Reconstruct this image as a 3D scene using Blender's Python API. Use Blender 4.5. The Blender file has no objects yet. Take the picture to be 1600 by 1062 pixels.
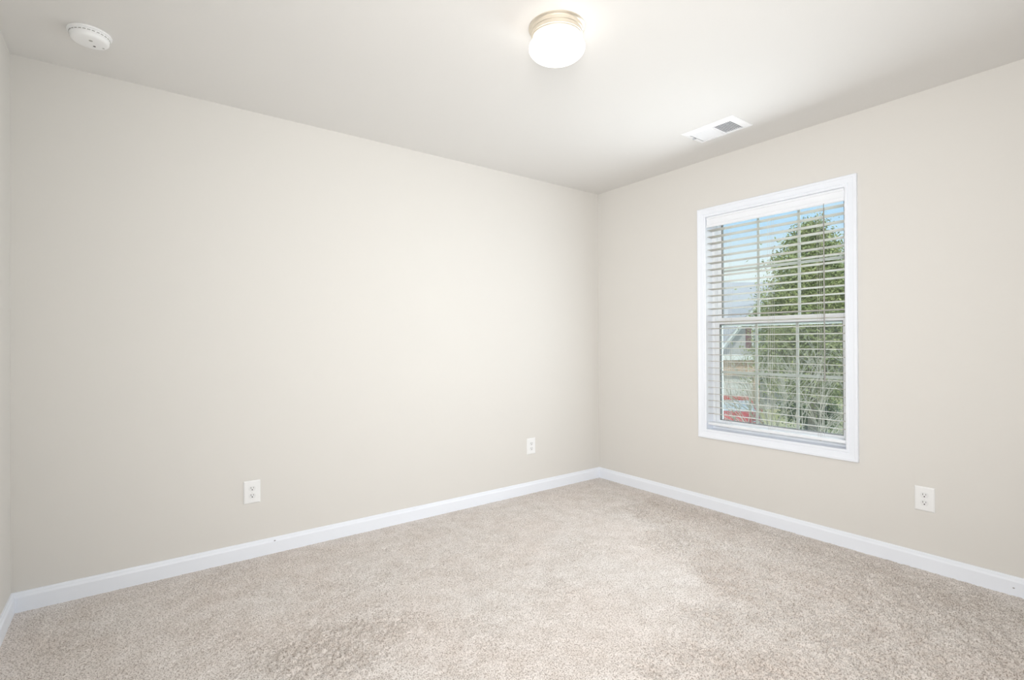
import bpy, bmesh, math, random
import numpy as np
from mathutils import Vector, Matrix

PI = math.pi
random.seed(7)
SC = bpy.context.scene
COL = SC.collection

# ------------------------------------------------------------------ camera
CAM = Vector((-3.24416, -3.09590, 1.17205))
cam_d = bpy.data.cameras.new('camera')
cam_d.sensor_width = 36.0
cam_d.sensor_fit = 'HORIZONTAL'
cam_d.lens = 799.32 * 36.0 / 1600.0
cam_d.clip_start = 0.02
cam_d.clip_end = 400
cam = bpy.data.objects.new('camera', cam_d)
COL.objects.link(cam)
F = Vector((0.59818866, 0.80134924, 0.00311781))
U = Vector((0.00199519, -0.00538, 0.99998354))
R = Vector((0.80135283, -0.59817259, -0.00481709))
m = Matrix((R, U, -F)).transposed().to_4x4()
m.translation = CAM
cam.matrix_world = m
SC.camera = cam

# ------------------------------------------------------------------ view, world, sun, area lights
SC.view_settings.view_transform = 'Standard'
SC.view_settings.look = 'None'
SC.view_settings.gamma = 1.0
SC.view_settings.use_curve_mapping = False
SC.view_settings.exposure = 0.22
try:
    SC.cycles.use_denoising = True
    SC.cycles.max_bounces = 12
    SC.cycles.diffuse_bounces = 6
    SC.cycles.transparent_max_bounces = 24
    SC.cycles.sample_clamp_indirect = 8
except Exception:
    pass

def nt(mat):
    mat.use_nodes = True
    return mat.node_tree.nodes, mat.node_tree.links

W = bpy.data.worlds.new('daylight_sky')
SC.world = W
W.use_nodes = True
wn, wl = W.node_tree.nodes, W.node_tree.links
wn.clear()
w_out = wn.new('ShaderNodeOutputWorld')
w_bg = wn.new('ShaderNodeBackground')
w_tc = wn.new('ShaderNodeTexCoord')
w_sep = wn.new('ShaderNodeSeparateXYZ')
w_ramp = wn.new('ShaderNodeValToRGB')
w_ramp.color_ramp.elements[0].position = 0.0
w_ramp.color_ramp.elements[0].color = (0.92, 0.95, 1.0, 1)
w_ramp.color_ramp.elements[1].position = 0.42
w_ramp.color_ramp.elements[1].color = (0.36, 0.60, 0.95, 1)
e = w_ramp.color_ramp.elements.new(0.13)
e.color = (0.86, 0.93, 1.0, 1)
e = w_ramp.color_ramp.elements.new(0.20)
e.color = (0.52, 0.74, 1.0, 1)
w_map = wn.new('ShaderNodeMapping')
w_map.inputs['Scale'].default_value = (1, 1, 3.2)
w_noi = wn.new('ShaderNodeTexNoise')
w_noi.inputs['Scale'].default_value = 3.0
w_noi.inputs['Detail'].default_value = 6
w_cr = wn.new('ShaderNodeValToRGB')
w_cr.color_ramp.elements[0].position = 0.54
w_cr.color_ramp.elements[1].position = 0.74
w_mix = wn.new('ShaderNodeMixRGB')
w_mix.inputs[2].default_value = (0.95, 0.97, 1.0, 1)
wl.new(w_tc.outputs['Generated'], w_sep.inputs[0])
wl.new(w_sep.outputs['Z'], w_ramp.inputs[0])
wl.new(w_tc.outputs['Generated'], w_map.inputs[0])
wl.new(w_map.outputs[0], w_noi.inputs['Vector'])
wl.new(w_noi.outputs[0], w_cr.inputs[0])
wl.new(w_cr.outputs[0], w_mix.inputs[0])
wl.new(w_ramp.outputs[0], w_mix.inputs[1])
wl.new(w_mix.outputs[0], w_bg.inputs[0])
w_bg.inputs[1].default_value = 1.0
wl.new(w_bg.outputs[0], w_out.inputs[0])

def add_light(name, kind, loc, aim, energy, color, **kw):
    d = bpy.data.lights.new(name, kind)
    d.energy = energy
    d.color = color
    for k, v in kw.items():
        setattr(d, k, v)
    o = bpy.data.objects.new(name, d)
    COL.objects.link(o)
    o.location = loc
    o.rotation_euler = (Vector(aim) - Vector(loc)).to_track_quat('-Z', 'Y').to_euler()
    return o

# the sun stands behind the house, so it lights the front of everything outside and never enters the room
add_light('sun', 'SUN', (-20, -12, 30), (0, 0, 0), 3.0, (1.0, 0.95, 0.86), angle=math.radians(0.6))
# daylight arriving at the window from outside, and its share that reaches the room past the slats
add_light('window_daylight', 'AREA', (0.30, -1.4715, 1.32), (-1.0, -1.4715, 1.32), 15.0, (0.92, 0.96, 1.0),
          shape='RECTANGLE', size=0.95, size_y=1.55)
add_light('window_glow', 'AREA', (-0.15, -1.4715, 1.33), (-1.13, -1.40, 1.245), 14.5, (0.89, 0.955, 1.0),
          shape='RECTANGLE', size=0.84, size_y=1.36)
# unseen fill lamps added behind the photographer to brighten the walls
add_light('back_fill_light', 'AREA', (-2.1, -3.44, 1.40), (-1.6, 0.0, 1.25), 16.0, (1.0, 0.99, 0.985),
          shape='RECTANGLE', size=2.4, size_y=1.9)
add_light('corner_fill_light', 'AREA', (-3.30, -3.18, 1.40), (0.0, -0.10, 1.45), 27.0, (1.0, 0.98, 0.955),
          shape='RECTANGLE', size=0.45, size_y=1.8, spread=math.radians(118))

# ------------------------------------------------------------------ materials
MATS = {}
def mat(name, col, rough=0.6, metal=0.0, spec=0.3, bump=None, mottled=None, emit=None, trans=None):
    if name in MATS:
        return MATS[name]
    mt = bpy.data.materials.new(name)
    n, l = nt(mt)
    b = n['Principled BSDF']
    b.inputs['Base Color'].default_value = (*col, 1)
    b.inputs['Roughness'].default_value = rough
    b.inputs['Metallic'].default_value = metal
    b.inputs['Specular IOR Level'].default_value = spec
    tc = n.new('ShaderNodeTexCoord')
    if mottled:
        sc, amt, col2 = mottled
        no = n.new('ShaderNodeTexNoise')
        no.inputs['Scale'].default_value = sc
        no.inputs['Detail'].default_value = 5
        l.new(tc.outputs['Object'], no.inputs['Vector'])
        cr = n.new('ShaderNodeValToRGB')
        cr.color_ramp.elements[0].position = 0.5 - amt
        cr.color_ramp.elements[1].position = 0.5 + amt
        cr.color_ramp.elements[0].color = (*col, 1)
        cr.color_ramp.elements[1].color = (*col2, 1)
        l.new(no.outputs[0], cr.inputs[0])
        l.new(cr.outputs[0], b.inputs['Base Color'])
    if bump:
        sc, st, dist = bump
        no = n.new('ShaderNodeTexNoise')
        no.inputs['Scale'].default_value = sc
        no.inputs['Detail'].default_value = 3
        l.new(tc.outputs['Object'], no.inputs['Vector'])
        bp = n.new('ShaderNodeBump')
        bp.inputs['Strength'].default_value = st
        bp.inputs['Distance'].default_value = dist
        l.new(no.outputs[0], bp.inputs['Height'])
        l.new(bp.outputs[0], b.inputs['Normal'])
    if emit:
        b.inputs['Emission Color'].default_value = (*emit[0], 1)
        b.inputs['Emission Strength'].default_value = emit[1]
    MATS[name] = mt
    return mt

WALL = mat('wall_paint', (0.700, 0.687, 0.661), 0.75, spec=0.15, bump=(160, 0.06, 0.002))
CEIL = mat('ceiling_paint', (0.765, 0.758, 0.745), 0.85, spec=0.1, bump=(120, 0.05, 0.002))
TRIM = mat('white_trim_paint', (0.825, 0.865, 0.935), 0.35, spec=0.4)
VINYL = mat('white_vinyl', (0.90, 0.93, 0.97), 0.35, spec=0.4)
BLIND = mat('blind_slat_darkened', (0.54, 0.515, 0.47), 0.45, spec=0.35)  # white slats, colour darkened to imitate the window's dimmer exposure
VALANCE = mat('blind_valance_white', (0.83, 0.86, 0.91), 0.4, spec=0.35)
CORD = mat('blind_cord', (0.62, 0.61, 0.58), 0.8)
WAND = mat('wand_plastic', (0.30, 0.30, 0.28), 0.3)
MUNTIN = mat('grey_muntin', (0.66, 0.66, 0.65), 0.5)
GASKET = mat('dark_gasket', (0.22, 0.22, 0.22), 0.7)
PLATE = mat('white_plastic', (0.84, 0.85, 0.86), 0.35, spec=0.4)
PLATE2 = mat('white_plastic_receptacle', (0.78, 0.79, 0.80), 0.4, spec=0.4)
SLOT = mat('dark_slot', (0.05, 0.05, 0.05), 0.8)
SCREW = mat('screw_metal', (0.6, 0.6, 0.6), 0.4, metal=0.6)
NICKEL = mat('brushed_nickel', (0.78, 0.72, 0.62), 0.32, metal=0.9)
GLOBE = mat('lit_opal_glass', (0.95, 0.93, 0.9), 0.3, emit=((1.0, 0.95, 0.88), 1.7))
ALARM = mat('alarm_plastic', (0.89, 0.90, 0.91), 0.45, spec=0.35)
VENTM = mat('vent_white_metal', (0.86, 0.87, 0.89), 0.4, spec=0.4)
VENTD = mat('vent_recess_shade', (0.26, 0.29, 0.33), 0.8)  # flat plate coloured dark for the shade above the louvres
CHIP = mat('chipped_paint', (0.30, 0.29, 0.30), 0.9)

def glass_material():
    mt = bpy.data.materials.new('window_glass')
    n, l = nt(mt)
    n.clear()
    out = n.new('ShaderNodeOutputMaterial')
    tr = n.new('ShaderNodeBsdfTransparent')
    tr.inputs[0].default_value = (0.95, 0.97, 0.96, 1)
    gl = n.new('ShaderNodeBsdfGlossy')
    gl.inputs['Roughness'].default_value = 0.02
    fr = n.new('ShaderNodeFresnel')
    fr.inputs['IOR'].default_value = 1.35
    mx = n.new('ShaderNodeMixShader')
    l.new(fr.outputs[0], mx.inputs[0])
    l.new(tr.outputs[0], mx.inputs[1])
    l.new(gl.outputs[0], mx.inputs[2])
    l.new(mx.outputs[0], out.inputs[0])
    return mt
GLASS = glass_material()

def screen_material():
    mt = bpy.data.materials.new('grey_insect_screen')
    n, l = nt(mt)
    n.clear()
    out = n.new('ShaderNodeOutputMaterial')
    tr = n.new('ShaderNodeBsdfTransparent')
    df = n.new('ShaderNodeBsdfDiffuse')
    df.inputs[0].default_value = (0.30, 0.30, 0.30, 1)
    mx = n.new('ShaderNodeMixShader')
    mx.inputs[0].default_value = 0.10
    l.new(tr.outputs[0], mx.inputs[1])
    l.new(df.outputs[0], mx.inputs[2])
    l.new(mx.outputs[0], out.inputs[0])
    return mt

def carpet_material():
    mt = bpy.data.materials.new('beige_cut_pile_carpet')
    n, l = nt(mt)
    b = n['Principled BSDF']
    b.inputs['Roughness'].default_value = 0.95
    b.inputs['Specular IOR Level'].default_value = 0.05
    b.inputs['Sheen Weight'].default_value = 0.15
    b.inputs['Sheen Roughness'].default_value = 0.5
    tc = n.new('ShaderNodeTexCoord')
    def noise(scale, detail=3):
        x = n.new('ShaderNodeTexNoise')
        x.inputs['Scale'].default_value = scale
        x.inputs['Detail'].default_value = detail
        l.new(tc.outputs['Object'], x.inputs['Vector'])
        return x
    def ramp(src, p0, c0, p1, c1):
        r = n.new('ShaderNodeValToRGB')
        r.color_ramp.elements[0].position = p0
        r.color_ramp.elements[0].color = (*c0, 1)
        r.color_ramp.elements[1].position = p1
        r.color_ramp.elements[1].color = (*c1, 1)
        l.new(src.outputs[0], r.inputs[0])
        return r
    big = ramp(noise(2.1, 6), 0.38, CARPET_A, 0.62, CARPET_B)
    fine = ramp(noise(190, 2), 0.34, (0.46, 0.43, 0.405), 0.54, (1, 1, 1))
    mid = ramp(noise(11, 4), 0.35, (0.90, 0.885, 0.87), 0.62, (1, 1, 1))
    m1 = n.new('ShaderNodeMixRGB'); m1.blend_type = 'MULTIPLY'; m1.inputs[0].default_value = 1
    m2 = n.new('ShaderNodeMixRGB'); m2.blend_type = 'MULTIPLY'; m2.inputs[0].default_value = 1
    l.new(big.outputs[0], m1.inputs[1]); l.new(fine.outputs[0], m1.inputs[2])
    l.new(m1.outputs[0], m2.inputs[1]); l.new(mid.outputs[0], m2.inputs[2])
    at = n.new('ShaderNodeAttribute')
    at.attribute_name = 'brushed_pile'
    m3 = n.new('ShaderNodeMixRGB'); m3.blend_type = 'MULTIPLY'
    m3.inputs[2].default_value = (0.85, 0.84, 0.825, 1)
    l.new(at.outputs['Fac'], m3.inputs[0])
    l.new(m2.outputs[0], m3.inputs[1])
    l.new(m3.outputs[0], b.inputs['Base Color'])
    return mt
CARPET_A = (0.785, 0.730, 0.697)
CARPET_B = (0.795, 0.757, 0.733)
CARPET = carpet_material()

# ------------------------------------------------------------------ mesh helpers
def link(name, bm, material, parent=None, smooth=False, loc=None):
    bmesh.ops.recalc_face_normals(bm, faces=bm.faces)
    me = bpy.data.meshes.new(name)
    bm.to_mesh(me)
    bm.free()
    mats = material if isinstance(material, (list, tuple)) else [material]
    for x in mats:
        me.materials.append(x)
    if smooth:
        for p in me.polygons:
            p.use_smooth = True
        try:
            me.set_sharp_from_angle(angle=math.radians(38))
        except Exception:
            pass
    o = bpy.data.objects.new(name, me)
    COL.objects.link(o)
    if parent:
        o.parent = parent
    if loc:
        o.location = loc
    return o

def box(bm, x0, x1, y0, y1, z0, z1, bevel=0.0, mtx=None, mi=0):
    r = bmesh.ops.create_cube(bm, size=1.0)
    vs = r['verts']
    for v in vs:
        v.co = Vector(((x0 + x1) / 2 + v.co.x * (x1 - x0), (y0 + y1) / 2 + v.co.y * (y1 - y0), (z0 + z1) / 2 + v.co.z * (z1 - z0)))
    fs = list({f for v in vs for f in v.link_faces})
    for f in fs:
        f.material_index = mi
    if bevel:
        es = list({e for v in vs for e in v.link_edges})
        r2 = bmesh.ops.bevel(bm, geom=es, offset=bevel, segments=2, profile=0.5, affect='EDGES')
        vs = list({v for f in r2['faces'] for v in f.verts} | {v for v in vs if v.is_valid})
    if mtx:
        bmesh.ops.transform(bm, matrix=mtx, verts=[v for v in vs if v.is_valid])
    return vs

def lathe(bm, prof, seg=48, mtx=None, close=True):
    """revolve (r, z) points about z"""
    rings = []
    for r, z in prof:
        if r < 1e-6:
            rings.append([bm.verts.new((0, 0, z))])
        else:
            rings.append([bm.verts.new((r * math.cos(2 * PI * k / seg), r * math.sin(2 * PI * k / seg), z)) for k in range(seg)])
    for a, b in zip(rings, rings[1:]):
        for k in range(seg):
            q = (k + 1) % seg
            if len(a) == 1 and len(b) == 1:
                continue
            if len(a) == 1:
                bm.faces.new((a[0], b[k], b[q]))
            elif len(b) == 1:
                bm.faces.new((a[k], b[0], a[q]))
            else:
                bm.faces.new((a[k], b[k], b[q], a[q]))
    vs = [v for r in rings for v in r]
    if mtx:
        bmesh.ops.transform(bm, matrix=mtx, verts=vs)
    return vs

def frame_yz(bm, y0, y1, z0, z1, prof, closed=False):
    """mitred frame in the y-z plane: prof = (w, x): w outward from the opening, x position across"""
    rings = []
    for w, x in prof:
        rings.append([bm.verts.new((x, y0 - w, z0 - w)), bm.verts.new((x, y1 + w, z0 - w)),
                      bm.verts.new((x, y1 + w, z1 + w)), bm.verts.new((x, y0 - w, z1 + w))])
    pairs = list(zip(rings, rings[1:]))
    if closed:
        pairs.append((rings[-1], rings[0]))
    for a, b in pairs:
        for k in range(4):
            q = (k + 1) % 4
            bm.faces.new((a[k], a[q], b[q], b[k]))

def tube(bm, pts, rad, seg=6, cap=True):
    pts = [Vector(p) for p in pts]
    rads = rad if isinstance(rad, (list, tuple)) else [rad] * len(pts)
    rings = []
    for i, p in enumerate(pts):
        d = (pts[min(i + 1, len(pts) - 1)] - pts[max(i - 1, 0)]).normalized()
        a = Vector((0, 0, 1)) if abs(d.z) < 0.9 else Vector((1, 0, 0))
        u = d.cross(a).normalized()
        v = d.cross(u)
        rings.append([bm.verts.new(p + (u * math.cos(2 * PI * k / seg) + v * math.sin(2 * PI * k / seg)) * rads[i]) for k in range(seg)])
    for a, b in zip(rings, rings[1:]):
        for k in range(seg):
            q = (k + 1) % seg
            bm.faces.new((a[k], a[q], b[q], b[k]))
    if cap:
        bm.faces.new(rings[0][::-1])
        bm.faces.new(rings[-1])

def prism(bm, poly, mtx, depth, mi=0):
    """extrude a 2-D polygon (x, y) by depth along z, then place it with mtx"""
    lo = [bm.verts.new((x, y, 0)) for x, y in poly]
    hi = [bm.verts.new((x, y, depth)) for x, y in poly]
    n = len(poly)
    fs = [bm.faces.new(lo[::-1]), bm.faces.new(hi)]
    for k in range(n):
        q = (k + 1) % n
        fs.append(bm.faces.new((lo[k], lo[q], hi[q], hi[k])))
    for f in fs:
        f.material_index = mi
    bmesh.ops.transform(bm, matrix=mtx, verts=lo + hi)

def thing(name, label, cat, loc=(0, 0, 0), rot=(0, 0, 0), group=None):
    o = bpy.data.objects.new(name, None)
    o.empty_display_size = 0.1
    COL.objects.link(o)
    o.location = loc
    o.rotation_euler = rot
    o['label'] = label
    o['category'] = cat
    if group:
        o['group'] = group
    return o

def struct(o, label=None, cat=None):
    o['kind'] = 'structure'
    if label:
        o['label'] = label
    if cat:
        o['category'] = cat
    return o

def copy_tree(o, parent=None):
    c = o.copy()
    COL.objects.link(c)
    if parent:
        c.parent = parent
    for ch in list(o.children):
        copy_tree(ch, c)
    return c

# ------------------------------------------------------------------ room shell (corner at the origin, room in -x, -y)
L, D, H = 3.662, 3.50, 2.44
T = 0.15
OY0, OY1, OZ0, OZ1 = -1.911, -1.032, 0.550, 2.040      # window opening

bm = bmesh.new(); box(bm, -L - T, T, 0, T, -0.3, H + 0.2)
struct(link('wall_back', bm, WALL), 'long blank beige wall left of the room corner', 'wall')
bm = bmesh.new(); box(bm, -L - T, -L, -D, 0, -0.3, H + 0.2)
struct(link('wall_left', bm, WALL), 'beige wall at the left edge of the picture', 'wall')
bm = bmesh.new(); box(bm, -L - T, T, -D - T, -D, -0.3, H + 0.2)
struct(link('wall_front', bm, WALL), 'beige wall behind the photographer', 'wall')
bm = bmesh.new()
box(bm, 0, T, -D, OY0, -0.3, H + 0.2)
box(bm, 0, T, OY1, 0, -0.3, H + 0.2)
box(bm, 0, T, OY0, OY1, -0.3, OZ0)
box(bm, 0, T, OY0, OY1, OZ1, H + 0.2)
struct(link('wall_right', bm, WALL), 'beige wall holding the window', 'wall')
bm = bmesh.new(); box(bm, -L, 0, -D, 0, H, H + 0.2)
struct(link('ceiling', bm, CEIL), 'off white ceiling with light, vent and alarm', 'ceiling')

def sstep(a, b, x):
    t = np.clip((x - a) / (b - a), 0, 1)
    return t * t * (3 - 2 * t)

def value_noise(X, Y, cell, rng):
    nx, ny = int(L / cell) + 4, int(D / cell) + 4
    g = rng.random((nx, ny))
    fx, fy = (X + L) / cell, (Y + D) / cell
    ix, iy = fx.astype(int), fy.astype(int)
    tx, ty = fx - ix, fy - iy
    tx, ty = tx * tx * (3 - 2 * tx), ty * ty * (3 - 2 * ty)
    return (g[ix, iy] * (1 - tx) * (1 - ty) + g[ix + 1, iy] * tx * (1 - ty) + g[ix, iy + 1] * (1 - tx) * ty + g[ix + 1, iy + 1] * tx * ty)

def build_floor():
    step = 0.005
    rng = np.random.default_rng(3)
    xs = np.arange(-L, 0.0001, step)
    ys = np.arange(-D, 0.0001, step)
    X, Y = np.meshgrid(xs, ys, indexing='ij')
    jx = (rng.random(X.shape) - 0.5) * step * 0.7
    jy = (rng.random(X.shape) - 0.5) * step * 0.7
    # rough, brushed-up pile south-east of a footworn edge
    bxy = np.array([(-0.25, -0.55), (-0.62, -0.95), (-0.86, -1.19), (-0.97, -1.45), (-1.03, -1.70), (-1.32, -1.80), (-1.90, -1.89), (-2.5, -2.2)])
    ycut = np.interp(X, bxy[::-1, 0], bxy[::-1, 1])
    wob = (value_noise(X, Y, 0.16, rng) - 0.5) * 0.26
    rough = sstep(-0.12, 0.18, ycut - Y + wob)
    rough *= 1 - 0.75 * sstep(-0.25, -0.05, X)
    p = np.hypot((X + 2.62) / 0.34, (Y + 1.10) / 0.20) + wob * 1.5
    rough = np.maximum(rough, 0.75 * (1 - sstep(0.5, 1.3, p)))
    patch = value_noise(X, Y, 0.22, rng) * 0.6 + value_noise(X, Y, 0.09, rng) * 0.4
    rough = np.clip(rough * (0.55 + 0.9 * patch) + 0.25 * sstep(0.5, 0.8, patch), 0, 1.2)
    h = (rng.random(X.shape) - 0.5) * (0.0042 + 0.0020 * rough)
    h += (value_noise(X, Y, 0.0135, rng) - 0.5) * (0.0030 + 0.0135 * rough)
    h += (value_noise(X, Y, 0.028, rng) - 0.5) * (0.0015 + 0.004 * rough)
    h *= 0.45 + 0.55 * sstep(0.0, 0.12, np.minimum(np.minimum(-X, -Y), X + L))
    # a few small dents where furniture stood
    for dx, dy in ((-1.095, -2.20), (-0.23, -0.11), (-2.08, -0.32), (-1.55, -2.05)):
        h -= 0.012 * np.exp(-(((X - dx) ** 2 + (Y - dy) ** 2) / 0.016 ** 2))
    V = np.stack([np.clip(X + jx, -L, 0), np.clip(Y + jy, -D, 0), h], -1).reshape(-1, 3).astype(np.float32)
    nx, ny = X.shape
    idx = np.arange(nx * ny, dtype=np.int32).reshape(nx, ny)
    Q = np.stack([idx[:-1, :-1], idx[1:, :-1], idx[1:, 1:], idx[:-1, 1:]], -1).reshape(-1, 4)
    me = bpy.data.meshes.new('floor')
    me.vertices.add(len(V)); me.vertices.foreach_set('co', V.ravel())
    me.loops.add(Q.size); me.loops.foreach_set('vertex_index', Q.ravel())
    me.polygons.add(len(Q)); me.polygons.foreach_set('loop_start', np.arange(0, Q.size, 4, dtype=np.int32))
    me.polygons.foreach_set('use_smooth', np.ones(len(Q), dtype=bool))
    me.update(calc_edges=True)
    pa = me.attributes.new('brushed_pile', 'FLOAT', 'POINT')
    pa.data.foreach_set('value', np.clip(rough, 0, 1).astype(np.float32).ravel())
    me.materials.append(CARPET)
    o = bpy.data.objects.new('floor', me)
    COL.objects.link(o)
    return struct(o, 'beige cut pile carpet with brushed and footworn patches', 'carpet')
build_floor()

# baseboards with mitred ends
BPROF = [(0, -0.004), (0.013, -0.004), (0.013, 0.064), (0.0115, 0.068), (0.0085, 0.073), (0.007, 0.081), (0.005, 0.086), (0, 0.087)]
def baseboard(name, a, b, nrm, label):
    a, b, nrm = Vector(a), Vector(b), Vector(nrm)
    d = (b - a).normalized()
    bm = bmesh.new()
    r0 = [bm.verts.new(a + nrm * t + d * t + Vector((0, 0, z))) for t, z in BPROF]
    r1 = [bm.verts.new(b + nrm * t - d * t + Vector((0, 0, z))) for t, z in BPROF]
    for k in range(len(BPROF) - 1):
        bm.faces.new((r0[k], r0[k + 1], r1[k + 1], r1[k]))
    return struct(link(name, bm, TRIM), label, 'baseboard')
bb_back = baseboard('baseboard_back', (-L, 0, 0), (0, 0, 0), (0, -1, 0), 'white baseboard under the long blank wall')
bb_right = baseboard('baseboard_right', (0, 0, 0), (0, -D, 0), (-1, 0, 0), 'white baseboard under the window wall')
baseboard('baseboard_left', (-L, -D, 0), (-L, 0, 0), (1, 0, 0), 'short visible end of baseboard at the left edge')
baseboard('baseboard_front', (0, -D, 0), (-L, -D, 0), (0, 1, 0), 'white baseboard behind the photographer')
def chip(parent, loc, sx, sy, sz, seed):
    rnd = random.Random(seed)
    bm = bmesh.new()
    bmesh.ops.create_icosphere(bm, subdivisions=2, radius=1.0)
    for v in bm.verts:
        k = 0.75 + 0.5 * rnd.random()
        v.co = Vector((v.co.x * sx * k, v.co.y * sy * k, v.co.z * sz * k))
    o = link('paint_chip', bm, CHIP, parent, loc=loc)
    o['label'] = 'dark chip in the white paint'
chip(bb_back, (-2.600, -0.0115, 0.0685), 0.005, 0.002, 0.0028, 1)
chip(bb_right, (-0.0130, -2.588, 0.036), 0.0012, 0.004, 0.0026, 2)

# ------------------------------------------------------------------ window
win = bpy.data.objects.new('window_1', None)
COL.objects.link(win)
win.location = (0, -1.4715, 0.55)
struct(win, 'white framed double hung window with grey grilles', 'window')
WO = Vector((0, -1.4715, 0.55))
def wlink(name, bm, material, parent=None, smooth=False):
    bmesh.ops.translate(bm, verts=bm.verts, vec=-WO)
    return link(name, bm, material, parent or win, smooth)

# colonial casing, 57 mm wide, mitred
CAS = [(-0.004, 0.0), (-0.004, -0.010), (0.001, -0.013), (0.010, -0.013), (0.013, -0.010), (0.016, -0.0125), (0.030, -0.0145),
       (0.040, -0.0165), (0.044, -0.0190), (0.054, -0.0190), (0.058, -0.016), (0.058, 0.0)]
bm = bmesh.new(); frame_yz(bm, OY0, OY1, OZ0, OZ1, CAS); wlink('casing', bm, TRIM)
# returns of the opening
bm = bmesh.new(); frame_yz(bm, OY0, OY1, OZ0, OZ1, [(-0.004, -0.001), (-0.004, 0.075), (0.0, 0.075)]); wlink('jamb', bm, TRIM)
# vinyl master frame
bm = bmesh.new(); frame_yz(bm, OY0 + 0.020, OY1 - 0.020, OZ0 + 0.020, OZ1 - 0.020, [(0.018, 0.072), (0.004, 0.072), (0.0, 0.078), (0.0, 0.150), (0.018, 0.150)], True)
wlink('vinyl_frame', bm, VINYL)

def sash(name, x0, x1, z0, z1, rail_top, rail_bot, stile):
    g0, g1 = OY0 + stile, OY1 - stile
    gz0, gz1 = z0 + rail_bot, z1 - rail_top
    y0, y1 = OY0 + 0.021, OY1 - 0.021
    bm = bmesh.new()
    box(bm, x0, x1, y0, g0, z0, z1, 0.002)
    box(bm, x0, x1, g1, y1, z0, z1, 0.002)
    box(bm, x0, x1, g0, g1, z0, gz0, 0.002)
    box(bm, x0, x1, g0, g1, gz1, z1, 0.002)
    s = wlink(name, bm, VINYL)
    xm = (x0 + x1) / 2
    bm = bmesh.new()
    frame_yz(bm, g0 + 0.003, g1 - 0.003, gz0 + 0.003, gz1 - 0.003, [(0.003, x0 + 0.001), (0.0, x0 + 0.001), (0.0, x1 - 0.001), (0.003, x1 - 0.001)], True)
    wlink('gasket', bm, GASKET, s)
    for xg in (xm - 0.006, xm + 0.006):
        bm = bmesh.new(); box(bm, xg - 0.0012, xg + 0.0012, g0, g1, gz0, gz1)
        wlink('glass_pane', bm, GLASS, s)
    w = g1 - g0
    mw = 0.0085
    for k in (1, 2):
        yy = g0 + w * k / 3
        bm = bmesh.new(); box(bm, xm - 0.003, xm + 0.003, yy - mw, yy + mw, gz0, gz1, 0.001)
        wlink('muntin', bm, MUNTIN, s)
    zz = (gz0 + gz1) / 2
    bm = bmesh.new(); box(bm, xm - 0.0028, xm + 0.0028, g0, g1, zz - mw, zz + mw, 0.001)
    wlink('muntin', bm, MUNTIN, s)
    return s
lower = sash('lower_sash', 0.084, 0.110, 0.572, 1.330, 0.043, 0.042, 0.050)
upper = sash('upper_sash', 0.114, 0.140, 1.272, 2.018, 0.014, 0.045, 0.050)
SCREEN = screen_material()
bm = bmesh.new(); box(bm, 0.1462, 0.1470, OY0 + 0.03, OY1 - 0.03, 0.572, 1.300)
isc = wlink('insect_screen', bm, SCREEN)
bm = bmesh.new(); frame_yz(bm, OY0 + 0.038, OY1 - 0.038, 0.582, 1.290, [(0.0, 0.143), (0.010, 0.143), (0.010, 0.150), (0.0, 0.150)], True)
wlink('screen_frame', bm, MUNTIN, isc)

# ------------------------------------------------------------------ venetian blind (hangs inside the opening)
bl = thing('window_blind', 'white two inch horizontal blind hanging open in the window', 'blind', (0.0, -1.4715, 1.965))
BO = Vector((0.0, -1.4715, 1.965))
def blink(name, bm, material, parent=None, smooth=False):
    bmesh.ops.translate(bm, verts=bm.verts, vec=-BO)
    return link(name, bm, material, parent or bl, smooth)
BY0, BY1 = -1.9035, -1.0395
bm = bmesh.new(); box(bm, 0.012, 0.058, BY0 + 0.002, BY1 - 0.002, 1.985, 2.0355, 0.002)
blink('headrail', bm, VALANCE)
VP = [(0.008, 2.035), (-0.004, 2.035), (-0.006, 2.031), (-0.006, 2.022), (-0.002, 2.017), (-0.002, 1.986), (-0.006, 1.979), (-0.006, 1.967), (-0.003, 1.962), (0.008, 1.962)]
bm = bmesh.new()
prism(bm, VP, Matrix(((1, 0, 0, 0), (0, 0, 1, BY0), (0, 1, 0, 0), (0, 0, 0, 1))), BY1 - BY0)
blink('valance', bm, VALANCE)
SX0, SX1 = 0.006, 0.056
def slat_mesh():
    bm = bmesh.new()
    n = 6
    top, bot = [], []  # a shallow crowned blade
    for i in range(n + 1):
        t = i / n
        x = (t - 0.5) * (SX1 - SX0)
        crown = 0.0010 * (1 - (2 * t - 1) ** 2)
        top.append((x, crown + 0.0011)); bot.append((x, crown - 0.0011))
    poly = top + bot[::-1]
    prism(bm, poly, Matrix(((1, 0, 0, 0), (0, 0, 1, -(BY1 - BY0) / 2), (0, 1, 0, 0), (0, 0, 0, 1))), BY1 - BY0)
    return bm
first = None
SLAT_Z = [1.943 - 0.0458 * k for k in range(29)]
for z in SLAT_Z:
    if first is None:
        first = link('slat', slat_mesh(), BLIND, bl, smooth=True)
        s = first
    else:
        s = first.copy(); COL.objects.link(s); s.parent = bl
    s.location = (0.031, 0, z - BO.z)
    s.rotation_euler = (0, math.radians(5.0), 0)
bm = bmesh.new(); box(bm, 0.004, 0.058, BY0, BY1, 0.583, 0.602, 0.004)
blink('bottom_rail', bm, VALANCE, smooth=True)
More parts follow.
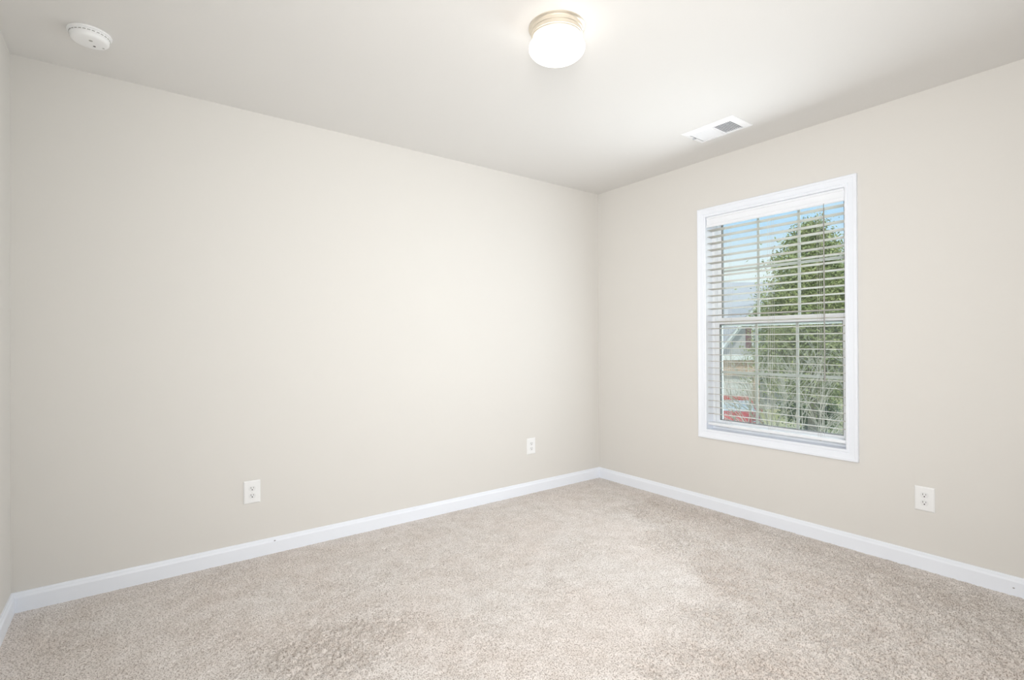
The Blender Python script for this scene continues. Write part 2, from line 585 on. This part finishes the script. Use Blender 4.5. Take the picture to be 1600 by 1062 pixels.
for y in (-1.180, -1.4715, -1.763):
    bm = bmesh.new()
    for x in (0.0045, 0.0575):
        tube(bm, [(x, y - 0.006, 0.60), (x, y - 0.006, 1.99)], 0.0007, 5)
        tube(bm, [(x, y + 0.006, 0.60), (x, y + 0.006, 1.99)], 0.0007, 5)
    for z in SLAT_Z:
        tube(bm, [(0.0045, y - 0.006, z - 0.0035), (0.0575, y - 0.006, z - 0.0035)], 0.0005, 4)
    blink('ladder_cord', bm, CORD)
    bm = bmesh.new(); lathe(bm, [(0, 0.579), (0.006, 0.579), (0.006, 0.5835), (0, 0.5835)], 14, Matrix.Translation((0.02, y, 0)))
    blink('cord_button', bm, CORD)
bm = bmesh.new()
tube(bm, [(-0.010, -1.800, 1.966), (-0.012, -1.800, 1.952), (-0.010, -1.800, 1.935)], 0.0018, 6)
tube(bm, [(-0.010, -1.800, 1.940), (-0.009, -1.800, 0.97)], 0.0032, 8)
tube(bm, [(-0.009, -1.800, 0.975), (-0.009, -1.800, 0.930)], 0.0045, 8)
blink('tilt_wand', bm, WAND, smooth=True)

# ------------------------------------------------------------------ wall outlets (built facing -y, centre of the plate at the origin)
def make_outlet(label):
    o = thing('wall_outlet', label, 'outlet', group='duplex wall outlets')
    w, h = 0.0415, 0.0615
    bm = bmesh.new()
    # plate with a chamfered face
    rings = []
    for ww, hh, y in ((w, h, 0.0), (w, h, -0.003), (w - 0.0045, h - 0.0045, -0.0068), (w - 0.007, h - 0.007, -0.0072)):
        rings.append([bm.verts.new((sx * ww, y, sz * hh)) for sx, sz in ((-1, -1), (1, -1), (1, 1), (-1, 1))])
    for a, b in zip(rings, rings[1:]):
        for k in range(4):
            q = (k + 1) % 4
            bm.faces.new((a[k], a[q], b[q], b[k]))
    bm.faces.new(rings[-1]); bm.faces.new(rings[0][::-1])
    link('cover_plate', bm, PLATE, o)
    for sz in (1, -1):
        bm = bmesh.new()
        pts = []
        for k in range(28):
            t = 2 * PI * k / 28
            x, z = 0.0172 * math.cos(t), 0.0172 * math.sin(t)
            z = max(-0.0138, min(0.0138, z))
            pts.append((x, z))
        prism(bm, pts, Matrix(((1, 0, 0, 0), (0, 0, -1, -0.0060), (0, 1, 0, sz * 0.0195), (0, 0, 0, 1))), 0.0028)
        r = link('receptacle', bm, PLATE2, o)
        bm = bmesh.new()
        y0, y1 = -0.00905, -0.0085
        box(bm, -0.0074, -0.0052, y0, y1, sz * 0.0195 + 0.0005, sz * 0.0195 + 0.0090)
        box(bm, 0.0052, 0.0072, y0, y1, sz * 0.0195 + 0.0012, sz * 0.0195 + 0.0083)
        c = [(0.0030 * math.cos(PI * k / 8), 0.0030 * math.sin(PI * k / 8)) for k in range(16)]
        prism(bm, c, Matrix(((1, 0, 0, 0), (0, 0, -1, -0.0085), (0, 1, 0, sz * 0.0195 - 0.0062), (0, 0, 0, 1))), 0.00055)
        link('socket_slots', bm, SLOT, r)
    bm = bmesh.new()
    lathe(bm, [(0.0034, 0.0068), (0.0034, 0.0078), (0.002, 0.0084), (0, 0.0085)], 16, Matrix.Rotation(PI / 2, 4, 'X'))
    link('screw', bm, PLATE2, o)
    return o
o1 = make_outlet('white duplex outlet low on the blank wall, far from the room corner')
o1.location = (-2.712, 0, 0.358)
o2 = copy_tree(o1)
o2['label'] = 'white duplex outlet on the blank wall near the room corner'
o2.location = (-0.755, 0, 0.362)
o3 = copy_tree(o1)
o3['label'] = 'white duplex outlet on the window wall, low beside the window'
o3.location = (0, -2.261, 0.3605)
o3.rotation_euler = (0, 0, -PI / 2)

# ------------------------------------------------------------------ ceiling light
cl = thing('ceiling_light', 'round flush ceiling light with glowing opal globe and nickel base', 'ceiling light', (-1.858, -1.552, H))
bm = bmesh.new()
lathe(bm, [(0, 0), (0.113, 0), (0.114, -0.004), (0.110, -0.008), (0.106, -0.010), (0.1055, -0.022), (0.103, -0.024), (0.1035, -0.038), (0.1015, -0.039), (0.101, -0.045), (0.096, -0.047), (0.0, -0.047)], 72)
link('metal_base', bm, NICKEL, cl, smooth=True)
bm = bmesh.new()
prof = [(0.086, -0.043)]
for k in range(0, 25):
    a = math.radians(52 - k * (142.0 / 24))
    prof.append((0.1135 * math.cos(a) ** 0.92 if math.cos(a) > 1e-6 else 0.0, -0.083 + 0.0485 * math.sin(a)))
lathe(bm, prof, 72)
link('glass_globe', bm, GLOBE, cl, smooth=True)
# ------------------------------------------------------------------ smoke alarm
sa = thing('smoke_alarm', 'round white smoke alarm on the ceiling near the left wall', 'smoke alarm', (-3.374, -0.392, H), (0, 0, 0.45))
bm = bmesh.new()
lathe(bm, [(0, 0), (0.0720, 0), (0.0735, -0.003), (0.0725, -0.007), (0.066, -0.0085), (0, -0.0085)], 56)
link('mounting_plate', bm, ALARM, sa, smooth=True)
bm = bmesh.new()
lathe(bm, [(0, -0.0085), (0.0660, -0.0085), (0.0665, -0.012), (0.0655, -0.017), (0.0640, -0.018), (0.0648, -0.020), (0.0630, -0.030), (0.0600, -0.034), (0.052, -0.0365), (0.030, -0.038), (0, -0.038)], 56)
link('housing', bm, ALARM, sa, smooth=True)
bm = bmesh.new()
for k in range(28):
    a = 2 * PI * k / 28
    box(bm, 0.0635, 0.0668, -0.005, 0.005, -0.0162, -0.0138, mtx=Matrix.Rotation(a, 4, 'Z'))
link('vent_slots', bm, mat('alarm_slot_grey', (0.35, 0.35, 0.33), 0.8), sa)
rz = -0.45
def local(dx, dy):
    return (dx * math.cos(rz) - dy * math.sin(rz), dx * math.sin(rz) + dy * math.cos(rz))
for nm, (wx, wy), rr, m_ in (('test_button', (0.004, -0.020), 0.0065, mat('alarm_grey', (0.45, 0.45, 0.43), 0.6)),
                            ('horn_hole', (0.014, 0.022), 0.0045, SLOT), ('indicator_light', (0.043, 0.022), 0.0038, mat('alarm_grey', (0.45, 0.45, 0.43), 0.6))):
    lx, ly = local(wx, wy)
    bm = bmesh.new()
    lathe(bm, [(0, -0.0372), (rr, -0.0372), (rr, -0.0384), (0, -0.0386)], 20, Matrix.Translation((lx, ly, 0.0 if math.hypot(wx, wy) < 0.032 else 0.0008)))
    link(nm, bm, m_, sa, smooth=True)

# ------------------------------------------------------------------ ceiling register
cv = thing('ceiling_vent', 'white rectangular ceiling vent with half its louvres open', 'vent', (-0.418, -1.372, H))
hx, hy = 0.110, 0.163
bm = bmesh.new()
def frame_xy(bm, ix, iy, prof):
    rings = []
    for w, z in prof:
        rings.append([bm.verts.new((sx * (ix + w), sy * (iy + w), z)) for sx, sy in ((-1, -1), (1, -1), (1, 1), (-1, 1))])
    for a, b in zip(rings, rings[1:]):
        for k in range(4):
            q = (k + 1) % 4
            bm.faces.new((a[k], a[q], b[q], b[k]))
frame_xy(bm, 0.074, 0.132, [(0.036, 0.0), (0.036, -0.003), (0.031, -0.0065), (0.004, -0.0135), (0.0, -0.0135), (0.0, -0.001)])
link('frame', bm, VENTM, cv)
bm = bmesh.new(); box(bm, -0.076, 0.076, -0.134, 0.134, -0.002, -0.0006)
link('backing', bm, VENTD, cv)
bm = bmesh.new(); box(bm, -0.074, 0.074, -0.020, -0.006, -0.0135, -0.003)
link('divider', bm, VENTM, cv)
for half in (0, 1):
    n = 10
    for k in range(n):
        y = (-0.126 + k * 0.0116) if half == 0 else (0.003 + k * 0.0129)
        bm = bmesh.new()
        if half == 0:
            mm = Matrix.Translation((0, y, -0.0080)) @ Matrix.Rotation(math.radians(22), 4, 'X')
            box(bm, -0.0745, 0.0745, -0.0040, 0.0040, -0.0006, 0.0006, mtx=mm)
        else:
            mm = Matrix.Translation((0, y, -0.0080)) @ Matrix.Rotation(math.radians(-28), 4, 'X')
            box(bm, -0.0745, 0.0745, -0.0080, 0.0080, -0.0006, 0.0006, mtx=mm)
        link('louvre', bm, VENTM, cv)
bm = bmesh.new()
box(bm, -0.030, -0.008, 0.128, 0.134, -0.017, -0.0125)
box(bm, -0.022, -0.016, 0.128, 0.146, -0.022, -0.0125)
link('damper_lever', bm, mat('vent_lever_grey', (0.55, 0.57, 0.60), 0.5), cv)

# ================================================================== outside
GZ = -3.0
LEAF = mat('leaf_green', (0.19, 0.24, 0.09), 0.6, spec=0.2, mottled=(1.8, 0.12, (0.46, 0.48, 0.22)))
LEAFD = mat('leaf_dark_green', (0.10, 0.16, 0.07), 0.7, spec=0.2, mottled=(1.0, 0.15, (0.22, 0.30, 0.12)))
BARK = mat('grey_bark', (0.35, 0.31, 0.26), 0.9, mottled=(9, 0.15, (0.22, 0.19, 0.16)))
TWIG = mat('pale_twig', (0.54, 0.50, 0.43), 0.9)
LAWNM = mat('lawn_grass', (0.40, 0.42, 0.20), 0.95, spec=0.05, mottled=(0.9, 0.2, (0.55, 0.52, 0.33)), bump=(40, 0.5, 0.05))
CONC = mat('pale_concrete', (0.74, 0.72, 0.68), 0.9, mottled=(1.5, 0.2, (0.64, 0.62, 0.58)))
SIDING_C = (0.47, 0.46, 0.46)

def wave_mat(name, col, col2, scale, axis='Z', rough=0.8):
    mt = bpy.data.materials.new(name)
    n, l = nt(mt)
    b = n['Principled BSDF']
    b.inputs['Roughness'].default_value = rough
    b.inputs['Specular IOR Level'].default_value = 0.15
    tc = n.new('ShaderNodeTexCoord')
    wv = n.new('ShaderNodeTexWave')
    wv.bands_direction = axis
    wv.wave_profile = 'SAW'
    wv.inputs['Scale'].default_value = scale
    wv.inputs['Distortion'].default_value = 0.0
    l.new(tc.outputs['Object'], wv.inputs['Vector'])
    r = n.new('ShaderNodeValToRGB')
    r.color_ramp.elements[0].position = 0.0
    r.color_ramp.elements[0].color = (*col2, 1)
    r.color_ramp.elements[1].position = 0.25
    r.color_ramp.elements[1].color = (*col, 1)
    l.new(wv.outputs['Fac'], r.inputs[0])
    l.new(r.outputs[0], b.inputs['Base Color'])
    return mt
SIDING = wave_mat('lap_siding_grey', SIDING_C, (0.42, 0.41, 0.42), 1.7)
SHINGLE = wave_mat('roof_shingle_grey', (0.47, 0.46, 0.48), (0.38, 0.37, 0.39), 2.4)
HTRIM = mat('house_white_trim', (0.86, 0.86, 0.85), 0.6)
SHUTTER = mat('plum_shutter', (0.20, 0.10, 0.12), 0.7)
HGLASS = mat('house_window_glass', (0.30, 0.34, 0.40), 0.15, spec=0.6)
DOORW = mat('garage_door_white', (0.72, 0.71, 0.68), 0.6)

def brick_mat():
    mt = bpy.data.materials.new('tan_brick')
    n, l = nt(mt)
    b = n['Principled BSDF']
    b.inputs['Roughness'].default_value = 0.9
    tc = n.new('ShaderNodeTexCoord')
    mp = n.new('ShaderNodeMapping')
    mp.inputs['Rotation'].default_value = (PI / 2, 0, 0)
    br = n.new('ShaderNodeTexBrick')
    br.inputs['Color1'].default_value = (0.55, 0.34, 0.23, 1)
    br.inputs['Color2'].default_value = (0.66, 0.45, 0.32, 1)
    br.inputs['Mortar'].default_value = (0.62, 0.55, 0.47, 1)
    br.inputs['Scale'].default_value = 4.0
    l.new(tc.outputs['Object'], mp.inputs[0])
    l.new(mp.outputs[0], br.inputs['Vector'])
    l.new(br.outputs[0], b.inputs['Base Color'])
    return mt
BRICK = brick_mat()

# ground: lawn with a hole-free slab, driveway and walk lying on it
bm = bmesh.new(); box(bm, 0.3, 90, -50, 70, GZ - 0.3, GZ)
struct(link('lawn', bm, LAWNM), 'green and tan lawn outside the window', 'lawn')

# neighbouring house. local frame: x along its front (to the right as seen from the room), y away, z up
HYAW = math.atan2(-0.59817, 0.80135)
HO = Vector((24.17, 11.38, GZ))
house = thing('neighbouring_house', 'grey sided house with plum shutters and brick garage outside the window', 'house', HO, (0, 0, HYAW))
hm = Matrix.Translation(HO) @ Matrix.Rotation(HYAW, 4, 'Z')
def hbox(name, mtl, *b, parent=None, bev=0.0):
    bm = bmesh.new(); box(bm, *b, bevel=bev)
    return link(name, bm, mtl, parent or house)
# garage storey in brick around the door
bm = bmesh.new()
box(bm, -0.48, -0.22, -0.9, 1.0, 0, 3.12)
box(bm, -5.30, -5.0, -0.9, 1.0, 0, 3.12)
box(bm, -5.0, -0.48, -0.9, 1.0, 2.36, 3.12)
link('brick_front', bm, BRICK, house)
gd = hbox('garage_door', DOORW, -5.0, -0.48, -0.70, -0.60, 0, 2.36)
for r_ in range(4):
    for c_ in range(6):
        x0 = -4.96 + c_ * 0.745; z0 = 0.06 + r_ * 0.575
        hbox('door_panel', DOORW, x0 + 0.06, x0 + 0.70, -0.725, -0.70, z0 + 0.07, z0 + 0.50, parent=gd, bev=0.01)
hbox('side_wall', SIDING, -5.3, -0.22, 0.9, 9.0, 0, 3.1)
hbox('eave_trim', HTRIM, -5.5, -0.50, -1.15, 0.9, 3.14, 3.40)
# gable storey above the garage
apex_x, apex_z, gz0 = 0.30, 6.15, 3.38
rl = 4.4
bm = bmesh.new()
prism(bm, [(-2.0, gz0 - 0.25), (2.6, gz0 - 0.25), (2.6, gz0 + 0.02), (apex_x, apex_z - 0.15), (-2.0, gz0 + 0.02)],
      Matrix(((1, 0, 0, 0), (0, 0, 1, 1.0), (0, 1, 0, 0), (0, 0, 0, 1))), 0.2)
link('gable_wall', bm, SIDING, house)
def rake(off, y0, y1, th, mtl, nm):
    bm = bmesh.new()
    s = 1.20
    for sx in (-1, 1):
        p0 = (apex_x, apex_z - off); p1 = (apex_x + sx * 2.6, apex_z - off - 2.6 * s)
        prism(bm, [p0, p1, (p1[0], p1[1] - th), (p0[0], p0[1] - th)], Matrix(((1, 0, 0, 0), (0, 0, 1, y0), (0, 1, 0, 0), (0, 0, 0, 1))), y1 - y0)
    return link(nm, bm, mtl, house)
rake(0.0, 0.55, 0.62, 0.20, HTRIM, 'rake_board')
rake(0.42, 0.93, 0.99, 0.14, HTRIM, 'frieze_board')
rake(-0.10, 0.5, 6.0, 0.10, SHINGLE, 'gable_roof')
rake(0.20, 0.62, 1.0, 0.03, mat('soffit_grey', (0.62, 0.61, 0.60), 0.8), 'soffit')
gw = hbox('window_frame', HTRIM, 0.26, 1.02, 0.90, 1.0, 3.68, 4.90)
hbox('window_pane', HGLASS, 0.33, 0.95, 0.885, 0.90, 3.75, 4.83, parent=gw)
hbox('shutter', SHUTTER, -0.07, 0.22, 0.93, 1.0, 3.68, 4.90, bev=0.01)
hbox('shutter', SHUTTER, 1.06, 1.35, 0.93, 1.0, 3.68, 4.90, bev=0.01)
# main two-storey body and its roof
hbox('main_wall', SIDING, -9.0, 5.6, 3.0, 11.0, 0, 5.45)
bm = bmesh.new()
for sy in (-1, 1):
    prism(bm, [(7.0, 8.15), (7.0 + sy * 4.5, 8.15 - 4.5 * 0.64), (7.0 + sy * 4.5, 8.0 - 4.5 * 0.64), (7.0, 8.0)],
          Matrix(((0, 0, 1, -9.3), (1, 0, 0, 0), (0, 1, 0, 0), (0, 0, 0, 1))), 15.3)
link('main_roof', bm, SHINGLE, house)
hbox('fascia', HTRIM, -9.3, 6.0, 2.42, 2.50, 5.06, 5.26)
mw = hbox('window_frame', HTRIM, -1.00, -0.54, 2.93, 3.0, 3.75, 5.0)
hbox('window_pane', HGLASS, -0.95, -0.60, 2.915, 2.93, 3.82, 4.93, parent=mw)
hbox('shutter', SHUTTER, -0.51, -0.22, 2.93, 3.0, 3.75, 5.0, bev=0.01)
hbox('corner_board', HTRIM, -0.10, 0.04, 2.94, 3.0, 3.4, 5.2)
# driveway and walk (rest on the lawn)
bm = bmesh.new(); box(bm, -5.0, -1.3, -7.2, -0.9, 0.001, 0.03)
o = link('driveway', bm, CONC); o.location = HO; o.rotation_euler = (0, 0, HYAW)
struct(o, 'pale concrete driveway before the neighbouring garage', 'driveway')
bm = bmesh.new(); box(bm, -1.28, -0.2, -5.6, -4.3, 0.001, 0.028)
o = link('path', bm, CONC); o.location = HO; o.rotation_euler = (0, 0, HYAW)
struct(o, 'pale concrete walk beyond the bare shrub', 'path')

# red car, nose toward the street. local x = across, -y = nose
car = thing('red_car', 'red car parked before the garage door outside', 'car', (19.53, 9.84, GZ + 0.03), (0, 0, HYAW - 0.30))
RED = mat('car_red', (0.55, 0.05, 0.05), 0.25, spec=0.6)
CGL = mat('car_glass', (0.50, 0.54, 0.58), 0.1, spec=0.7)
TYRE = mat('tyre_rubber', (0.05, 0.05, 0.05), 0.8)
LAMP = mat('headlight_clear', (0.85, 0.85, 0.82), 0.15, spec=0.6)
AMB = mat('indicator_amber', (0.75, 0.36, 0.10), 0.3)
def loft(bm, secs):
    """secs: list of (y, half_width_bottom, half_width_top, z0, z1) cross sections"""
    rings = []
    for y, wb, wt, z0, z1 in secs:
        c = min(0.10, (z1 - z0) * 0.3)
        pts = [(-wb, z0), (wb, z0), (wb * 1.02, (z0 + z1) / 2), (wt, z1 - c), (wt - c, z1), (-(wt - c), z1), (-wt, z1 - c), (-wb * 1.02, (z0 + z1) / 2)]
        rings.append([bm.verts.new((x, y, z)) for x, z in pts])
    for a, b in zip(rings, rings[1:]):
        for k in range(8):
            q = (k + 1) % 8
            bm.faces.new((a[k], a[q], b[q], b[k]))
    bm.faces.new(rings[0][::-1]); bm.faces.new(rings[-1])
bm = bmesh.new()
loft(bm, [(-2.15, 0.70, 0.66, 0.30, 0.62), (-2.0, 0.82, 0.76, 0.20, 0.74), (-1.2, 0.87, 0.82, 0.18, 0.90), (-0.85, 0.88, 0.84, 0.18, 0.95),
          (1.0, 0.88, 0.84, 0.18, 0.97), (1.7, 0.86, 0.80, 0.20, 0.98), (2.05, 0.78, 0.70, 0.30, 0.85)])
body = link('body', bm, RED, car, smooth=True)
bm = bmesh.new()
loft(bm, [(-0.90, 0.76, 0.72, 0.90, 0.96), (-0.20, 0.76, 0.60, 0.90, 1.42), (0.2, 0.76, 0.60, 0.90, 1.47), (0.9, 0.76, 0.60, 0.90, 1.45), (1.65, 0.72, 0.66, 0.90, 1.0)])
link('cabin', bm, CGL, car, smooth=True)
bm = bmesh.new()
loft(bm, [(-0.26, 0.585, 0.585, 1.38, 1.44), (0.2, 0.60, 0.60, 1.41, 1.49), (0.95, 0.585, 0.585, 1.38, 1.465)])
for sx in (-1, 1):
    tube(bm, [(sx * 0.735, -0.88, 0.93), (sx * 0.59, -0.22, 1.42)], 0.035, 8)
    tube(bm, [(sx * 0.72, 1.60, 0.96), (sx * 0.59, 0.92, 1.44)], 0.045, 8)
    tube(bm, [(sx * 0.745, 0.30, 0.93), (sx * 0.605, 0.30, 1.46)], 0.035, 8)
link('roof', bm, RED, car, smooth=True)
for sx in (-1, 1):
    bm = bmesh.new(); box(bm, min(sx * 0.42, sx * 0.70), max(sx * 0.42, sx * 0.70), -2.10, -1.95, 0.56, 0.70, 0.03)
    link('headlight', bm, LAMP, car)
    bm = bmesh.new(); box(bm, min(sx * 0.71, sx * 0.79), max(sx * 0.71, sx * 0.79), -2.03, -1.90, 0.56, 0.68, 0.02)
    link('indicator', bm, AMB, car)
    bm = bmesh.new(); box(bm, min(sx * 0.86, sx * 1.02), max(sx * 0.86, sx * 1.02), -0.72, -0.58, 0.93, 1.06, 0.03)
    link('side_mirror', bm, RED, car)
    for y in (-1.32, 1.28):
        bm = bmesh.new()
        lathe(bm, [(0, -0.10), (0.20, -0.10), (0.29, -0.10), (0.31, -0.07), (0.31, 0.07), (0.29, 0.10), (0.20, 0.10), (0, 0.10)], 28,
              Matrix.Translation((sx * 0.80, y, 0.31)) @ Matrix.Rotation(PI / 2, 4, 'Y'))
        wh = link('wheel', bm, TYRE, car, smooth=True)
        bm = bmesh.new()
        lathe(bm, [(0, 0.108), (0.06, 0.112), (0.18, 0.103), (0.19, 0.09)], 20, Matrix.Translation((sx * 0.80, y, 0.31)) @ Matrix.Rotation(sx * PI / 2, 4, 'Y'))
        link('hubcap', bm, SCREW, wh, smooth=True)
bm = bmesh.new(); box(bm, -0.36, 0.36, -2.14, -2.02, 0.36, 0.54, 0.03)
link('grille', bm, SLOT, car)

# trees: thousands of small leaf blades on a branched trunk
def leaf_cloud(bm, centre_fn, n, size, rnd):
    for _ in range(n):
        c = centre_fn(rnd)
        if c is None:
            continue
        u = Vector((rnd.gauss(0, 1), rnd.gauss(0, 1), rnd.gauss(0, 0.7))).normalized()
        w = u.cross(Vector((rnd.gauss(0, 1), rnd.gauss(0, 1), rnd.gauss(0, 1)))).normalized()
        s = size * (0.6 + 0.8 * rnd.random())
        p = [c - u * s, c + w * s * 0.42, c + u * s, c - w * s * 0.42]
        bm.faces.new([bm.verts.new(x) for x in p])

def tree(name, label, loc, height, crown_bottom, radius, material, seed, n_leaves, leaf, n_limbs, group=None, taper=1.0):
    rnd = random.Random(seed)
    t = thing(name, label, 'tree', loc, group=group)
    bm = bmesh.new()
    tube(bm, [(0, 0, -0.1), (0.03, 0.02, crown_bottom), (0, 0.05, height * 0.6), (0, 0, height * 0.93)], [0.16, 0.12, 0.07, 0.015], 10)
    clumps = []
    for k in range(n_limbs):
        f = (k + 0.5) / n_limbs
        z = crown_bottom + (height - crown_bottom) * f
        r = radius * float(np.interp(f, (0, 0.22, 0.5, 0.75, 0.9, 1.0), (0.78, 1.0, 0.82, 0.56, 0.34, 0.06))) * taper
        for j in range(7 if f < 0.8 else 4):
            a = rnd.random() * 2 * PI
            rr = r * (0.35 + 0.65 * rnd.random() ** 0.5)
            p = Vector((rr * math.cos(a), rr * math.sin(a), z + rnd.gauss(0, 0.15)))
            clumps.append((p, 0.20 * radius * (0.6 + 0.7 * rnd.random()) * (1.0 if f < 0.85 else 0.6)))
            if j < 3:
                q = Vector((0, 0, max(crown_bottom * 0.8, z - rr * 0.7)))
                tube(bm, [q, q.lerp(p, 0.5) + Vector((0, 0, 0.05)), p], [0.035, 0.02, 0.008], 5)
    link('trunk', bm, BARK, t, smooth=True)
    bm = bmesh.new()
    def cf(rn):
        p, s = clumps[rn.randrange(len(clumps))]
        return p + Vector((rn.gauss(0, s), rn.gauss(0, s), rn.gauss(0, s * 0.8)))
    leaf_cloud(bm, cf, n_leaves, leaf, rnd)
    link('crown', bm, material, t)
    return t
tree('leafy_tree', 'tall green leafy tree filling the right side of the window', (15.97, 5.02, GZ), 8.15, 2.4, 1.66, LEAF, 11, 62000, 0.055, 28)
tree('shade_fill_tree', 'added dark green tree behind the leafy tree, filling its inner shade', (38.6, 13.2, GZ), 9.6, 0.6, 2.6, LEAFD, 5, 12000, 0.14, 18, taper=1.0)  # added tree, its dark mass stands in for the leafy crown's inner shade
# leafy shrub between the tree and the driveway
def bush(name, label, loc, rx, h, seed, n):
    rn = random.Random(seed)
    t = thing(name, label, 'shrub', loc)
    bm = bmesh.new()
    tips = []
    for k in range(16):
        a = rn.random() * 2 * PI
        r_ = rx * (0.3 + 0.55 * rn.random())
        z = h * (0.35 + 0.5 * rn.random())
        p = Vector((r_ * math.cos(a), r_ * math.sin(a), z))
        tips.append((p, 0.22 * h * 0.6))
        tube(bm, [(0.08 * math.cos(a), 0.08 * math.sin(a), -0.05), p * 0.5 + Vector((0, 0, 0.1)), p], [0.03, 0.02, 0.008], 5)
    link('stems', bm, BARK, t)
    bm = bmesh.new()
    def f(r2):
        p, s = tips[r2.randrange(len(tips))]
        q = p + Vector((r2.gauss(0, s), r2.gauss(0, s), r2.gauss(0, s)))
        return q if q.z > 0.05 else None
    leaf_cloud(bm, f, n, 0.06, rn)
    link('foliage', bm, LEAFD, t)
bush('leafy_shrub', 'dark green shrub on the lawn beyond the pale bare twigs', (20.1, 6.85, GZ), 0.95, 2.4, 31, 9000)
bm = bmesh.new()
rnd = random.Random(9)
def hcf(rn):
    return Vector((rn.uniform(-8, 8), rn.gauss(0, 0.7), 0.05 + 1.9 * rn.random() ** 0.8))
leaf_cloud(bm, hcf, 14000, 0.13, rnd)
hd = link('hedge', bm, LEAFD)
hd.location = (47.1, 16.7, GZ); hd.rotation_euler = (0, 0, HYAW)
hd['label'] = 'low dark green hedge across the back of the lawn'; hd['category'] = 'hedge'

# bare shrub: recursive fan of pale twigs
sh = thing('bare_shrub', 'leafless shrub with pale tangled twigs outside the window', 'shrub', (8.25, 2.05, GZ))
bm = bmesh.new()
rnd = random.Random(21)
def grow(p, d, ln, rad, depth):
    q = p + d * ln
    mid = p.lerp(q, 0.5) + Vector((rnd.gauss(0, 0.03), rnd.gauss(0, 0.03), 0)) * ln
    tube(bm, [p, mid, q], [rad, rad * 0.85, rad * 0.7], 4, cap=False)
    if depth == 0:
        return
    for k in range(3 if depth > 1 else 4):
        nd = (d + Vector((rnd.gauss(0, 0.40), rnd.gauss(0, 0.40), rnd.gauss(0.02, 0.30)))).normalized()
        grow(p.lerp(q, 0.55 + 0.45 * rnd.random()), nd, ln * (0.55 + 0.25 * rnd.random()), rad * 0.66, depth - 1)
for k in range(8):
    a = 2 * PI * k / 8 + rnd.random() * 0.5
    d = Vector((0.24 * math.cos(a), 0.24 * math.sin(a), 1.0)).normalized()
    grow(Vector((0.12 * math.cos(a), 0.12 * math.sin(a), -0.05)), d, 2.0, 0.020, 4)
link('branches', bm, TWIG, sh)

# white folded sign on thin legs on the lawn
sg = thing('yard_sign', 'small upright white folded board on thin legs on the lawn', 'sign', (25.6, 8.43, GZ), (0, 0, HYAW))
WHITE = mat('sign_white', (0.85, 0.86, 0.88), 0.5)
bm = bmesh.new()
poly = [(-0.26, 0.0), (0.02, -0.24), (0.27, 0.02), (0.25, 0.04), (0.02, -0.20), (-0.24, 0.02)]
lo = [bm.verts.new((x, y, 0.30)) for x, y in poly]
hi = [bm.verts.new((x * 0.72 - 0.06, y, 1.30 if i in (0, 5) else (1.42 if i in (1, 4) else 1.12))) for i, (x, y) in enumerate(poly)]
bm.faces.new(lo[::-1]); bm.faces.new(hi)
for k in range(6):
    q = (k + 1) % 6
    bm.faces.new((lo[k], lo[q], hi[q], hi[k]))
link('board', bm, WHITE, sg)
for x, y in ((-0.24, 0.01), (0.25, 0.03), (0.02, -0.21)):
    bm = bmesh.new(); tube(bm, [(x, y, -0.05), (x, y, 0.34)], 0.012, 6)
    link('leg', bm, TWIG, sg)

bpy.context.view_layer.update()
